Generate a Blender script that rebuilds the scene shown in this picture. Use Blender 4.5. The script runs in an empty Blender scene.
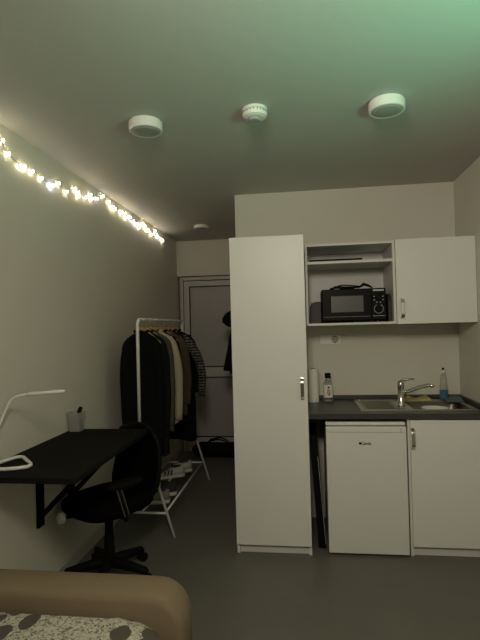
import bpy, math, random
from mathutils import Vector, Matrix
random.seed(7)
C = bpy.context.scene.collection
PI = math.pi

# ------------------------------------------------------------------ materials
def mat(name, col, rough=0.6, metal=0.0, noise=0.0, scale=20.0, bump=0.0, bscale=None, trans=0.0, emit=None, es=0.0, alpha=1.0, spec=0.5, ior=1.45):
    m = bpy.data.materials.new(name); m.use_nodes = True
    nt = m.node_tree; b = nt.nodes['Principled BSDF']
    b.inputs['Base Color'].default_value = (*col, 1); b.inputs['Roughness'].default_value = rough
    b.inputs['Metallic'].default_value = metal; b.inputs['Transmission Weight'].default_value = trans
    b.inputs['Specular IOR Level'].default_value = spec; b.inputs['IOR'].default_value = ior
    b.inputs['Alpha'].default_value = alpha
    tc = nt.nodes.new('ShaderNodeTexCoord')
    if noise > 0:
        n = nt.nodes.new('ShaderNodeTexNoise'); n.inputs['Scale'].default_value = scale; n.inputs['Detail'].default_value = 4
        nt.links.new(tc.outputs['Object'], n.inputs['Vector'])
        mx = nt.nodes.new('ShaderNodeMix'); mx.data_type = 'RGBA'
        mx.inputs[6].default_value = (*[max(0, c*(1-noise)) for c in col], 1)
        mx.inputs[7].default_value = (*[min(1, c*(1+noise)) for c in col], 1)
        nt.links.new(n.outputs['Fac'], mx.inputs[0]); nt.links.new(mx.outputs[2], b.inputs['Base Color'])
    if bump > 0:
        n2 = nt.nodes.new('ShaderNodeTexNoise'); n2.inputs['Scale'].default_value = bscale or scale; n2.inputs['Detail'].default_value = 3
        nt.links.new(tc.outputs['Object'], n2.inputs['Vector'])
        bp = nt.nodes.new('ShaderNodeBump'); bp.inputs['Strength'].default_value = bump; bp.inputs['Distance'].default_value = 0.01
        nt.links.new(n2.outputs['Fac'], bp.inputs['Height']); nt.links.new(bp.outputs['Normal'], b.inputs['Normal'])
    if emit:
        b.inputs['Emission Color'].default_value = (*emit, 1); b.inputs['Emission Strength'].default_value = es
    return m

M = {}
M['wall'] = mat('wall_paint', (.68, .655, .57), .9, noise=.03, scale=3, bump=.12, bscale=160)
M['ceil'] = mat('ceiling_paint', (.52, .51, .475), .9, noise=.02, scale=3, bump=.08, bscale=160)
M['lam'] = mat('white_laminate', (.78, .77, .72), .38, noise=.015, scale=8)
M['lamin'] = mat('carcass_laminate', (.70, .69, .65), .5, noise=.015, scale=8)
M['fridge'] = mat('white_enamel', (.76, .75, .70), .35)
M['fridgetop'] = mat('white_plastic_lid', (.80, .79, .76), .4)
M['counter'] = mat('dark_stone_laminate', (.052, .050, .045), .35, noise=.25, scale=90)
M['steel'] = mat('brushed_steel', (.30, .29, .26), .32, 1.0, noise=.06, scale=60)
M['rim'] = mat('highlight_rim_steel', (.55, .54, .5), .35, 1.0)  # sink steel lightened: the rim's bright highlight is put into the colour
M['steel_dark'] = mat('shaded_bowl_steel', (.17, .16, .14), .4, 1.0)  # same sink steel darkened to paint the shade inside the bowl
M['chrome'] = mat('chrome', (.62, .60, .55), .16, 1.0)
M['black'] = mat('black_plastic', (.005, .005, .0045), .6, spec=.12)
M['blackgloss'] = mat('black_gloss', (.004, .004, .004), .4, spec=.12)
M['desk'] = mat('black_desk_laminate', (.0085, .0085, .0075), .75, noise=.2, scale=30, spec=.08)
M['mesh'] = mat('black_mesh_fabric', (.0035, .0035, .0035), .95, noise=.3, scale=200, bump=.3, bscale=300, spec=.04)
M['white_metal'] = mat('white_painted_metal', (.80, .79, .73), .4)
M['plastic_white'] = mat('white_plastic', (.80, .79, .74), .45)
M['diff'] = mat('lamp_diffuser_off', (.36, .37, .34), .5)
M['rubber'] = mat('grey_rubber', (.42, .41, .36), .6)
M['beige'] = mat('beige_upholstery', (.25, .19, .122), .95, noise=.1, scale=300, bump=.25, bscale=400, spec=.15)
M['door'] = mat('grey_white_door', (.52, .50, .46), .5, noise=.02, scale=8)
M['doorpanel'] = mat('door_panel', (.40, .385, .365), .45, noise=.03, scale=8)
M['baseboard'] = mat('baseboard_plastic', (.52, .51, .47), .5)
M['gasket'] = mat('black_gasket', (.01, .01, .01), .7)
M['window'] = mat('microwave_window', (.10, .10, .092), .3)
M['silver'] = mat('silver_print', (.5, .5, .48), .5)
M['red'] = mat('red_print', (.35, .03, .02), .5)
M['wood'] = mat('pale_hanger_wood', (.36, .21, .10), .5, noise=.15, scale=30)
M['woodd'] = mat('dark_board_wood', (.035, .022, .014), .5, noise=.25, scale=25)
M['paper'] = mat('kitchen_paper', (.78, .76, .70), .95, bump=.3, bscale=120)
M['glass'] = mat('clear_plastic', (.86, .87, .84), .12, trans=.9, alpha=.75)
M['frost'] = mat('frosted_plastic', (.6, .6, .56), .35, trans=.5, alpha=.38)
M['blue'] = mat('blue_label', (.05, .16, .28), .5, noise=.5, scale=60)
M['yellow'] = mat('yellow_cloth', (.55, .43, .17), .95, bump=.4, bscale=150)
M['greycloth'] = mat('grey_green_cloth', (.11, .13, .12), .95, bump=.4, bscale=120)
M['white_cer'] = mat('white_ceramic', (.75, .74, .68), .25)
M['sole'] = mat('white_sole', (.55, .53, .47), .7)
M['shoe_w'] = mat('white_shoe_leather', (.42, .41, .36), .6, noise=.1, scale=40)
M['shoe_b'] = mat('dark_shoe_suede', (.03, .026, .022), .9)
M['shoe_g'] = mat('grey_shoe_knit', (.20, .18, .15), .9, noise=.2, scale=80)
def cloth(name, col): return mat(name, col, .95, noise=.15, scale=60, bump=.35, bscale=45, spec=.08)
M['c_black'] = cloth('black_jersey', (.006, .0065, .0055))
M['c_green'] = cloth('charcoal_green_knit', (.010, .012, .009))
M['c_grey'] = cloth('olive_grey_knit', (.075, .075, .055))
M['c_cream'] = cloth('cream_knit', (.42, .38, .28))
M['c_brown'] = cloth('brown_wool', (.075, .055, .034))
M['c_tan'] = cloth('tan_wool', (.16, .105, .06))
M['bulb'] = mat('warm_led_bulb', (1, .9, .7), .4, emit=(1.0, .86, .60), es=62.0)
M['bulb2'] = mat('cool_led_bulb', (.9, .9, 1), .4, emit=(.90, .86, 1.0), es=45.0)
M['wire'] = mat('clear_grey_wire', (.35, .32, .22), .5)

def floor_mat():
    m = mat('grey_vinyl_floor', (.150, .140, .118), .45, noise=.1, scale=6, bump=.05, bscale=120, spec=.35)
    return m
M['floor'] = floor_mat()

def striped(name):          # black knit with short pale bars on the arm
    m = bpy.data.materials.new(name); m.use_nodes = True; nt = m.node_tree; b = nt.nodes['Principled BSDF']
    b.inputs['Roughness'].default_value = .95
    tc = nt.nodes.new('ShaderNodeTexCoord'); w = nt.nodes.new('ShaderNodeTexWave')
    w.wave_type = 'BANDS'; w.bands_direction = 'Z'; w.inputs['Scale'].default_value = 13; w.inputs['Distortion'].default_value = 4
    w.inputs['Detail'].default_value = 2; w.inputs['Detail Scale'].default_value = 6
    nt.links.new(tc.outputs['Object'], w.inputs['Vector'])
    r = nt.nodes.new('ShaderNodeValToRGB'); r.color_ramp.elements[0].position = .70; r.color_ramp.elements[0].color = (.010, .010, .010, 1)
    r.color_ramp.elements[1].position = .80; r.color_ramp.elements[1].color = (.16, .155, .13, 1)
    nt.links.new(w.outputs['Fac'], r.inputs['Fac']); nt.links.new(r.outputs['Color'], b.inputs['Base Color'])
    return m
M['striped'] = striped('black_knit_with_pale_bars')

def leafprint():
    m = bpy.data.materials.new('leaf_print_cotton'); m.use_nodes = True; nt = m.node_tree; N = nt.nodes; L = nt.links
    b = N['Principled BSDF']; b.inputs['Roughness'].default_value = .95
    tc = N.new('ShaderNodeTexCoord')
    nz = N.new('ShaderNodeTexNoise'); nz.inputs['Scale'].default_value = 14; nz.inputs['Detail'].default_value = 2
    L.new(tc.outputs['Object'], nz.inputs['Vector'])
    sc = N.new('ShaderNodeVectorMath'); sc.operation = 'SCALE'; sc.inputs['Scale'].default_value = .035
    L.new(nz.outputs['Color'], sc.inputs[0])
    ad = N.new('ShaderNodeVectorMath'); L.new(tc.outputs['Object'], ad.inputs[0]); L.new(sc.outputs[0], ad.inputs[1])
    mp = N.new('ShaderNodeMapping'); mp.inputs['Rotation'].default_value = (0, 0, .55); mp.inputs['Scale'].default_value = (1.0, .62, .0)
    L.new(ad.outputs[0], mp.inputs['Vector'])
    v = N.new('ShaderNodeTexVoronoi'); v.inputs['Scale'].default_value = 12.5; v.inputs['Randomness'].default_value = .6
    L.new(mp.outputs[0], v.inputs['Vector'])
    r = N.new('ShaderNodeValToRGB'); r.color_ramp.elements[0].position = .38; r.color_ramp.elements[0].color = (1, 1, 1, 1)
    r.color_ramp.elements[1].position = .41; r.color_ramp.elements[1].color = (0, 0, 0, 1)
    L.new(v.outputs['Distance'], r.inputs['Fac'])
    n2 = N.new('ShaderNodeTexNoise'); n2.inputs['Scale'].default_value = 75; n2.inputs['Detail'].default_value = 2; n2.inputs['Distortion'].default_value = 1.5
    L.new(tc.outputs['Object'], n2.inputs['Vector'])
    r2 = N.new('ShaderNodeValToRGB'); r2.color_ramp.elements[0].position = .40; r2.color_ramp.elements[0].color = (.17, .15, .12, 1)
    r2.color_ramp.elements[1].position = .50; r2.color_ramp.elements[1].color = (.62, .58, .47, 1)
    L.new(n2.outputs['Fac'], r2.inputs['Fac'])
    mx = N.new('ShaderNodeMix'); mx.data_type = 'RGBA'
    L.new(r.outputs['Color'], mx.inputs[0]); L.new(r2.outputs['Color'], mx.inputs[6]); mx.inputs[7].default_value = (.105, .085, .07, 1)
    L.new(mx.outputs[2], b.inputs['Base Color'])
    return m
M['leaf'] = leafprint()

# ------------------------------------------------------------------ mesh builder
class MB:
    def __init__(s): s.v = []; s.f = []
    def add(s, vs, fs):
        n = len(s.v); s.v += [tuple(v) for v in vs]; s.f += [tuple(i+n for i in f) for f in fs]; return s
    def box(s, x0, x1, y0, y1, z0, z1):
        return s.add([(x0,y0,z0),(x1,y0,z0),(x1,y1,z0),(x0,y1,z0),(x0,y0,z1),(x1,y0,z1),(x1,y1,z1),(x0,y1,z1)],
                     [(0,3,2,1),(4,5,6,7),(0,1,5,4),(1,2,6,5),(2,3,7,6),(3,0,4,7)])
    def loft(s, rings, cap=True, closed=False):
        k = len(rings[0]); vs = [p for r in rings for p in r]; fs = []
        R = len(rings)
        for i in range(R if closed else R-1):
            for j in range(k):
                a = i*k+j; b = i*k+(j+1) % k; c = ((i+1) % R)*k+(j+1) % k; d = ((i+1) % R)*k+j
                fs.append((a, b, c, d))
        if cap and not closed: fs += [tuple(range(k-1, -1, -1)), tuple((R-1)*k+j for j in range(k))]
        return s.add(vs, fs)
    def tube(s, pts, r, k=10, closed=False, cap=True):
        P = [Vector(p) for p in pts]; n = len(P); rs = r if isinstance(r, (list, tuple)) else [r]*n; rings = []
        up = None
        for i in range(n):
            if closed: t = (P[(i+1) % n]-P[i-1]).normalized()
            else: t = (P[min(i+1, n-1)]-P[max(i-1, 0)]).normalized()
            if up is None: up = Vector((0,0,1)) if abs(t.z) < .9 else Vector((1,0,0))
            a = up - t*up.dot(t)
            if a.length < 1e-6: a = Vector((1,0,0))-t*t.x
            a.normalize(); b = t.cross(a); up = a
            rings.append([P[i]+(a*math.cos(2*PI*j/k)+b*math.sin(2*PI*j/k))*rs[i] for j in range(k)])
        return s.loft(rings, cap, closed)
    def lathe(s, prof, c=(0,0,0), k=28, axis='Z'):
        rings = []
        for r, z in prof:
            r = max(r, 1e-4)
            if axis == 'Z': rings.append([(c[0]+r*math.cos(2*PI*j/k), c[1]+r*math.sin(2*PI*j/k), c[2]+z) for j in range(k)])
            elif axis == 'Y': rings.append([(c[0]+r*math.cos(2*PI*j/k), c[1]-z, c[2]+r*math.sin(2*PI*j/k)) for j in range(k)])
            else: rings.append([(c[0]+z, c[1]+r*math.cos(2*PI*j/k), c[2]+r*math.sin(2*PI*j/k)) for j in range(k)])
        return s.loft(rings)
    def prism(s, outline, z0, z1):      # outline in xy
        k = len(outline)
        return s.loft([[(x, y, z0) for x, y in outline], [(x, y, z1) for x, y in outline]])
    def ell(s, c, r, k=12, m=8):
        rings = []
        for i in range(m+1):
            t = PI*i/m; rr = max(math.sin(t), .01)
            rings.append([(c[0]+r[0]*rr*math.cos(2*PI*j/k), c[1]+r[1]*rr*math.sin(2*PI*j/k), c[2]-r[2]*math.cos(t)) for j in range(k)])
        return s.loft(rings)
    def xf(s, mtx):
        s.v = [tuple(mtx @ Vector(v)) for v in s.v]; return s
    def build(s, name, m, parent=None, bevel=0, smooth=False, sub=0, world=True, label=None):
        me = bpy.data.meshes.new(name)
        off = (0,0,0)
        if parent is not None and world:
            r = parent
            while r.parent: r = r.parent
            off = tuple(r.location)
        me.from_pydata([(v[0]-off[0], v[1]-off[1], v[2]-off[2]) for v in s.v], [], s.f); me.update()
        import bmesh
        bm = bmesh.new(); bm.from_mesh(me); bmesh.ops.recalc_face_normals(bm, faces=bm.faces); bm.to_mesh(me); bm.free()
        me.materials.append(M[m])
        o = bpy.data.objects.new(name, me); C.objects.link(o)
        if parent is not None: o.parent = parent
        if smooth:
            for p in me.polygons: p.use_smooth = True
        if bevel:
            b = o.modifiers.new('bevel', 'BEVEL'); b.width = bevel; b.segments = 3; b.limit_method = 'ANGLE'; b.angle_limit = math.radians(40)
        if sub:
            d = o.modifiers.new('sub', 'SUBSURF'); d.levels = sub; d.render_levels = sub
        if label: o['label'] = label
        return o
def tag(o, label, cat, group=None):
    o['label'] = label; o['category'] = cat
    if group: o['group'] = group
    return o
def thing(name, label, cat, loc=(0,0,0), rz=0, group=None):
    o = bpy.data.objects.new(name, None); C.objects.link(o); o.empty_display_size = .05
    o.location = loc; o.rotation_euler = (0,0,rz); return tag(o, label, cat, group)
def struct(name, mb, m, parent=None, **k):
    o = mb.build(name, m, parent, **k)
    if parent is None: o['kind'] = 'structure'
    return o
def copy_tree(o, parent=None):
    c = o.copy(); C.objects.link(c); c.parent = parent
    for ch in list(o.children): copy_tree(ch, c)
    return c
def text_mesh(name, body, size, m, parent, loc, ext=.0004, bold=0.0):
    cu = bpy.data.curves.new(name, 'FONT'); cu.body = body; cu.size = size; cu.extrude = ext; cu.align_x = 'CENTER'; cu.align_y = 'CENTER'; cu.offset = bold
    t = bpy.data.objects.new(name+'_src', cu); C.objects.link(t)
    bpy.context.view_layer.update()
    me = bpy.data.meshes.new_from_object(t.evaluated_get(bpy.context.evaluated_depsgraph_get())); bpy.data.objects.remove(t)
    me.transform(Matrix.Translation(loc) @ Matrix.Rotation(PI/2, 4, 'X'))
    off = Vector(parent.location) if parent.parent is None else Vector(parent.parent.location)
    me.transform(Matrix.Translation(-off)); me.materials.clear(); me.materials.append(M[m])
    o = bpy.data.objects.new(name, me); C.objects.link(o); o.parent = parent
    return o

# ------------------------------------------------------------------ room
XL, XR, XO, YB, YE, ZC, YN = -1.459, 1.137, -.5, 3.715, 5.543, 2.497, -1.3
struct('floor', MB().box(XL-.15, XR+.15, YN-.15, 5.9, -.1, 0), 'floor')
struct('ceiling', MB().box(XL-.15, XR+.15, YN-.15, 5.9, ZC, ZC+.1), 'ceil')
struct('wall_left', MB().box(XL-.12, XL, YN, 5.8, 0, ZC), 'wall')
struct('wall_right', MB().box(XR, XR+.12, YN, YB, 0, ZC), 'wall')
struct('wall_near', MB().box(XL-.12, XR+.12, YN-.12, YN, 0, ZC), 'wall')
struct('wall_niche', MB().box(XO, XR+.12, YB, YB+.12, 0, ZC), 'wall')
struct('wall_corridor', MB().box(XO, XO+.12, YB+.12, 5.8, 0, ZC), 'wall')
w = struct('wall_far', MB().box(XL-.12, XO, YE, YE+.25, 2.08, ZC), 'wall')
struct('trim_1', MB().box(XL-.12, XO+.05, YE+.12, YE+.25, 0, 2.08), 'door')
bb = MB().box(XL, XL+.014, YN, 5.5, 0, .075)
struct('baseboard_left', bb, 'baseboard', bevel=.003)
struct('baseboard_corridor', MB().box(XO-.012, XO, YB+.005, 5.5, 0, .075), 'baseboard', bevel=.003)

# entrance door with frame
d = bpy.data.objects.new('door_1', None); C.objects.link(d); d.location = (-.97, YE+.06, 0); d['kind'] = 'structure'
f = MB(); y0, y1 = YE+.02, YE+.11
f.box(-1.432, -1.395, y0, y1, 0, 2.07); f.box(-.545, -.505, y0, y1, 0, 2.07); f.box(-1.395, -.545, y0, y1, 2.03, 2.07)
f.build('door_frame', 'door', d, bevel=.004)
lf = MB(); a, b_, c_, e_ = -1.39, -1.325, -.62, -.55; y0, y1 = YE+.035, YE+.095
lf.box(a, b_, y0, y1, .01, 2.022); lf.box(c_, e_, y0, y1, .01, 2.022)
lf.box(b_, c_, y0, y1, 1.96, 2.022); lf.box(b_, c_, y0, y1, .885, 1.0); lf.box(b_, c_, y0, y1, .01, .175)
leaf = lf.build('door_leaf', 'door', d, bevel=.003)
MB().box(b_+.008, c_-.008, YE+.05, YE+.085, 1.01, 1.95).build('upper_panel', 'doorpanel', leaf, bevel=.002)
MB().box(b_+.008, c_-.008, YE+.05, YE+.085, .185, .875).build('lower_panel', 'doorpanel', leaf, bevel=.002)
g = MB()
for z0, z1 in ((1.0, 1.96), (.175, .885)):
    g.box(b_, b_+.009, YE+.032, YE+.06, z0, z1); g.box(c_-.009, c_, YE+.032, YE+.06, z0, z1)
    g.box(b_, c_, YE+.032, YE+.06, z0, z0+.010); g.box(b_, c_, YE+.032, YE+.06, z1-.009, z1)
g.build('gasket', 'gasket', leaf)
h = MB().box(-.598, -.568, YE+.01, YE+.035, .97, 1.13); h.tube([(-.583, YE+.02, 1.06), (-.583, YE-.02, 1.06), (-.60, YE-.03, 1.06), (-.70, YE-.03, 1.06)], .009)
h.build('door_handle', 'chrome', leaf, smooth=False)

# ------------------------------------------------------------------ handles
def bow_handle(x, y, z0, z1, parent):
    w_ = .011; m_ = MB(); n = 14; rings = []
    for i in range(n+1):
        t = i/n; z = z0+(z1-z0)*t; out = .026*min(1, math.sin(PI*t)*1.9+.05)
        yy = y-out
        rings.append([(x-w_, yy-.004, z), (x+w_, yy-.004, z), (x+w_, yy+.004, z), (x-w_, yy+.004, z)])
    m_.loft(rings)
    m_.box(x-w_, x+w_, y-.010, y, z1-.012, z1); m_.box(x-w_, x+w_, y-.010, y, z0, z0+.012)
    return m_.build('handle', 'chrome', parent, bevel=.002, label='chrome bow handle')

# ------------------------------------------------------------------ wardrobe
W = thing('tall_cabinet', 'tall narrow white laminate cupboard standing at the left end of the kitchenette', 'cabinet', (-.22, 3.42, 0))
x0, x1 = -.457, .022
b = MB(); b.box(x0, x0+.018, 3.10, 3.70, 0, 2.043); b.box(x1-.018, x1, 3.10, 3.70, 0, 2.043)
b.box(x0+.018, x1-.018, 3.102, 3.70, 2.025, 2.043); b.box(x0+.018, x1-.018, 3.69, 3.70, .06, 2.03); b.box(x0+.018, x1-.018, 3.14, 3.69, .062, .08)
b.build('body', 'lam', W, bevel=.001)
MB().box(x0+.019, x1-.019, 3.115, 3.131, .002, .060).build('plinth', 'lamin', W)
dr = MB().box(x0-.001, x1-.001, 3.080, 3.098, .062, 2.043).build('door', 'lam', W, bevel=.0015)
bow_handle(-.012, 3.080, .992, 1.13, dr)

# ------------------------------------------------------------------ base cabinet
B = thing('base_cabinet', 'white base cupboard under the sink, right of the fridge', 'cabinet', (.88, 3.4, 0))
x0, x1 = .637, 1.13
b = MB(); b.box(x0, x0+.018, 3.135, 3.70, 0, .858); b.box(x1-.018, x1, 3.135, 3.70, 0, .858)
b.box(x0+.018, x1-.018, 3.14, 3.69, .065, .083); b.box(x0+.018, x1-.018, 3.69, 3.70, .07, .70); b.box(x0+.018, x1-.018, 3.14, 3.17, .80, .858)
b.build('body', 'lam', B, bevel=.001)
MB().box(x0+.019, x1-.019, 3.150, 3.166, .002, .064).build('plinth', 'lamin', B)
dr = MB().box(x0+.012, x1-.001, 3.115, 3.133, .066, .852).build('door', 'lam', B, bevel=.0015)
bow_handle(.662, 3.115, .672, .806, dr)

# ------------------------------------------------------------------ worktop with sink cut-out
sx0, sx1, sy0, sy1 = .362, 1.095, 3.20, 3.675
cx0, cx1, cy0, cy1 = .377, 1.08, 3.215, 3.66
wt = thing('worktop', 'dark grey laminate worktop spanning fridge and base cupboard', 'countertop', (.58, 3.4, .862))
b = MB(); X0, X1, Y0, Y1 = .0245, 1.135, 3.105, 3.713
b.box(X0, cx0, Y0, Y1, .862, .895); b.box(cx1, X1, Y0, Y1, .862, .895); b.box(cx0, cx1, Y0, cy0, .862, .895); b.box(cx0, cx1, cy1, Y1, .862, .895)
b.build('top', 'counter', wt)
b = MB(); b.box(X0, X1, 3.693, 3.713, .8955, .928); b.box(1.115, X1, Y0+.02, 3.693, .8955, .928)
b.build('upstand', 'counter', wt, bevel=.004)

# sink
S = thing('sink', 'stainless inset sink with ribbed drainer on its left side', 'sink', (.73, 3.42, .895))
def rrect(x0, x1, y0, y1, r, z, k=6):
    pts = []
    for cx, cy, a0 in ((x1-r, y1-r, 0), (x0+r, y1-r, 90), (x0+r, y0+r, 180), (x1-r, y0+r, 270)):
        for i in range(k+1):
            a = math.radians(a0+90*i/k); pts.append((cx+r*math.cos(a), cy+r*math.sin(a), z))
    return pts
# rim plate around the bowl and the sunken drainer
bx0, bx1, by0, by1 = .700, 1.065, 3.232, 3.565
dx0, dx1, dy0, dy1 = .388, .615, 3.235, 3.63
b = MB()
zt = .9005
b.box(sx0, dx0, sy0, sy1, .896, zt); b.box(dx1, bx0, sy0, sy1, .896, zt); b.box(bx1, sx1, sy0, sy1, .896, zt)
b.box(dx0, dx1, sy0, dy0, .896, zt); b.box(dx0, dx1, dy1, sy1, .896, zt); b.box(bx0, bx1, sy0, by0, .896, zt); b.box(bx0, bx1, by1, sy1, .896, zt)
b.build('rim', 'rim', S)
b = MB(); b.box(dx0, dx1, dy0, dy1, .8955, .8975)
for i in range(9):
    yy = dy0+.03+i*.042; b.tube([(dx0+.02, yy, .898), (dx1-.02, yy, .898)], .0035, 6)
b.build('drainer', 'steel', S)
b = MB()
rings = [rrect(bx0-.002, bx1+.002, by0-.002, by1+.002, .05, .897), rrect(bx0, bx1, by0, by1, .05, .88), rrect(bx0+.012, bx1-.012, by0+.012, by1-.012, .06, .765), rrect(bx0+.05, bx1-.05, by0+.05, by1-.05, .07, .745)]
b.loft([r for r in rings], cap=False); n0 = len(b.v)-28
b.f.append(tuple(range(n0, n0+28)))
b.build('bowl', 'steel_dark', S, smooth=True)
MB().lathe([(.034, .7455), (.034, .7485), (.02, .7485), (.018, .7465), (.001, .7465)], (.885, 3.395, 0)).build('drain', 'chrome', S, smooth=True)

# faucet
F = thing('kitchen_tap', 'chrome mixer tap with long upswept spout on the sink rim', 'tap', (.655, 3.42, .9005))
fx, fy = .652, 3.385
F.location = (fx, fy, .9005)
MB().lathe([(.028, .9008), (.028, .908), (.022, .914), (.021, 1.02), (.023, 1.03), (.023, 1.055), (.017, 1.068), (.001, 1.07)], (fx, fy, 0)).build('body', 'chrome', F, smooth=True)
MB().tube([(fx+.015, fy-.005, .985), (fx+.05, fy-.015, 1.0), (fx+.12, fy-.035, 1.028), (fx+.175, fy-.05, 1.042), (fx+.19, fy-.055, 1.040), (fx+.198, fy-.058, 1.030)], [.013, .012, .012, .012, .013, .014], 12).build('spout', 'chrome', F, smooth=True)
MB().tube([(fx+.0, fy-.003, 1.066), (fx+.03, fy-.01, 1.076), (fx+.085, fy-.02, 1.082)], [.010, .008, .006], 10).build('lever', 'chrome', F, smooth=True)

# ------------------------------------------------------------------ fridge
R = thing('fridge', 'small white undercounter fridge beneath the worktop', 'fridge', (.38, 3.42, 0))
x0, x1 = .129, .624
b = MB().box(x0+.004, x1-.004, 3.165, 3.69, .022, .815); b.build('body', 'fridge', R, bevel=.004)
MB().box(x0, x1, 3.135, 3.69, .817, .838).build('lid', 'fridgetop', R, bevel=.004)
dr = MB().box(x0, x1, 3.105, 3.160, .016, .812).build('door', 'fridge', R, bevel=.006)
MB().box(x0+.004, x1-.02, 3.1025, 3.106, .779, .7815).build('grip_line', 'rubber', dr)
MB().box(x1-.036, x1-.032, 3.1025, 3.106, .784, .806).build('hinge_mark', 'rubber', dr)
text_mesh('brand_lettering', 'Candy', .024, 'black', dr, (.377, 3.1045, .708), bold=.0006)
MB().lathe([(.008, 0), (.008, .0008)], (.340, 3.105, .709), 14, 'Y').build('brand_emblem', 'black', dr)
for sx in (x0+.04, x1-.04):
    for sy in (3.215, 3.64): MB().lathe([(.016, 0), (.016, .010), (.01, .012), (.01, .023)], (sx, sy, 0), 14).build('foot', 'black', R)

# board leaning in the gap, thickened so its black stands in for shade
T = thing('folded_board', 'narrow black folded panel leaning in the gap between tall cupboard and fridge', 'board', (.09, 3.3, 0))
b = MB(); 
def slab(p, q, y0, y1, t):
    m_ = MB(); m_.add([(p[0], y0, p[1]), (p[0]+t, y0, p[1]), (q[0]+t, y0, q[1]), (q[0], y0, q[1]), (p[0], y1, p[1]), (p[0]+t, y1, p[1]), (q[0]+t, y1, q[1]), (q[0], y1, q[1])],
                      [(0,1,2,3),(7,6,5,4),(0,4,5,1),(1,5,6,2),(2,6,7,3),(3,7,4,0)]); return m_
slab((.066, 0.002), (.026, .74), 3.20, 3.62, .050).build('panel', 'black', T)
slab((.112, 0.03), (.0745, .60), 3.194, 3.199, .0025).build('edge_strip', 'silver', T, label='pale metal edge strip')

# ------------------------------------------------------------------ wall cabinets
U = thing('open_wall_cabinet', 'open white wall cabinet with one shelf, holding the microwave', 'cabinet', (.34, 3.55, 1.455))
x0, x1, y0, y1, z0, z1, t = .028, .626, 3.315, 3.705, 1.457, 2.016, .016
b = MB(); b.box(x0, x0+t, y0, y1, z0, z1); b.box(x1-t, x1, y0, y1, z0, z1); b.box(x0+t, x1-t, y0, y1, z0, z0+t); b.box(x0+t, x1-t, y0, y1, z1-t, z1); b.box(x0+t, x1-t, y1-.006, y1, z0+t, z1-t)
b.build('body', 'lamin', U, bevel=.0008)
MB().box(x0+t, x1-t, y0+.004, y1-.007, 1.878, 1.896).build('shelf', 'lamin', U, bevel=.0008)
V = thing('closed_wall_cabinet', 'white wall cupboard with closed door, above the sink', 'cabinet', (.9, 3.55, 1.455))
x0, x1 = .6275, 1.134
b = MB(); b.box(x0, x0+t, y0+.02, y1, z0, z1); b.box(x1-t, x1, y0+.02, y1, z0, z1); b.box(x0+t, x1-t, y0+.02, y1, z0, z0+t); b.box(x0+t, x1-t, y0+.02, y1, z1-t, z1); b.box(x0+t, x1-t, y1-.006, y1, z0+t, z1-t)
b.build('body', 'lamin', V, bevel=.0008)
dr = MB().box(x0+.001, x1+.001, y0-.012, y0+.018, z0-.002, z1+.004).build('door', 'lam', V, bevel=.0015)
bow_handle(.662, y0-.012, 1.492, 1.625, dr)

# tray on the shelf
tr = MB(); tr.box(.06, .42, 3.36, 3.61, 1.8965, 1.900); tr.box(.06, .42, 3.36, 3.368, 1.900, 1.914); tr.box(.06, .42, 3.602, 3.61, 1.900, 1.914); tr.box(.06, .068, 3.368, 3.602, 1.900, 1.914); tr.box(.412, .42, 3.368, 3.602, 1.900, 1.914)
tag(tr.build('baking_tray', 'black', bevel=.002), 'flat black tray lying on the top shelf of the open wall cabinet', 'tray')

# microwave
mx0, mx1, my0, my1, mz0, mz1 = .139, .566, 3.345, 3.62, 1.484, 1.704
K = thing('microwave', 'black microwave oven with dials on its right side', 'microwave', ((mx0+mx1)/2, 3.53, 1.473))
MB().box(mx0, mx1, my0+.012, my1, mz0, mz1).build('body', 'black', K, bevel=.004)
dr = MB().box(mx0+.002, mx1-.098, my0-.006, my0+.011, mz0+.004, mz1-.004).build('door', 'blackgloss', K, bevel=.003)
MB().box(.200, .415, my0-.0075, my0-.0055, 1.545, 1.655).build('window', 'window', dr, label='dark grey viewing window')
pn = MB().box(mx1-.096, mx1-.002, my0-.006, my0+.011, mz0+.004, mz1-.004).build('control_panel', 'blackgloss', K, bevel=.003)
MB().box(.480, .552, my0-.0075, my0-.0055, 1.683, 1.693).build('badge', 'silver', pn)
def ring_marks(cx, cz, r, n, a0, a1, L, wd):
    m_ = MB()
    for i in range(n):
        a = math.radians(a0+(a1-a0)*i/(n-1)); c, s_ = math.cos(a), math.sin(a)
        P = [(cx+c*rr-s_*ww, cz+s_*rr+c*ww) for rr, ww in ((r, -wd), (r+L, -wd), (r+L, wd), (r, wd))]
        m_.add([(p[0], my0-.0072, p[1]) for p in P]+[(p[0], my0-.0058, p[1]) for p in P], [(0,1,2,3),(7,6,5,4),(0,4,5,1),(1,5,6,2),(2,6,7,3),(3,7,4,0)])
    return m_
for cz in (1.635, 1.562):
    MB().lathe([(.019, 0), (.018, .014), (.015, .017), (.001, .017)], (.516, my0-.006, cz), 20, 'Y').build('dial', 'black', pn, smooth=False)
ring_marks(.516, 1.562, .027, 17, -235, 55, .006, .0016).build('timer_marks', 'silver', pn)
ring_marks(.516, 1.635, .027, 6, -200, 20, .008, .0025).build('power_marks', 'silver', pn)
MB().box(.476, .558, my0-.0072, my0-.0058, 1.513, 1.5155).build('trim_line', 'silver', pn)
MB().box(mx0+.006, mx1-.106, my0-.0072, my0-.0058, 1.513, 1.5145).build('trim_line', 'rubber', dr)
for sx in (mx0+.04, mx1-.04):
    for sy in (my0+.04, my1-.04): MB().lathe([(.012, 0), (.011, .012)], (sx, sy, 1.4733), 12).build('foot', 'black', K)

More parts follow.
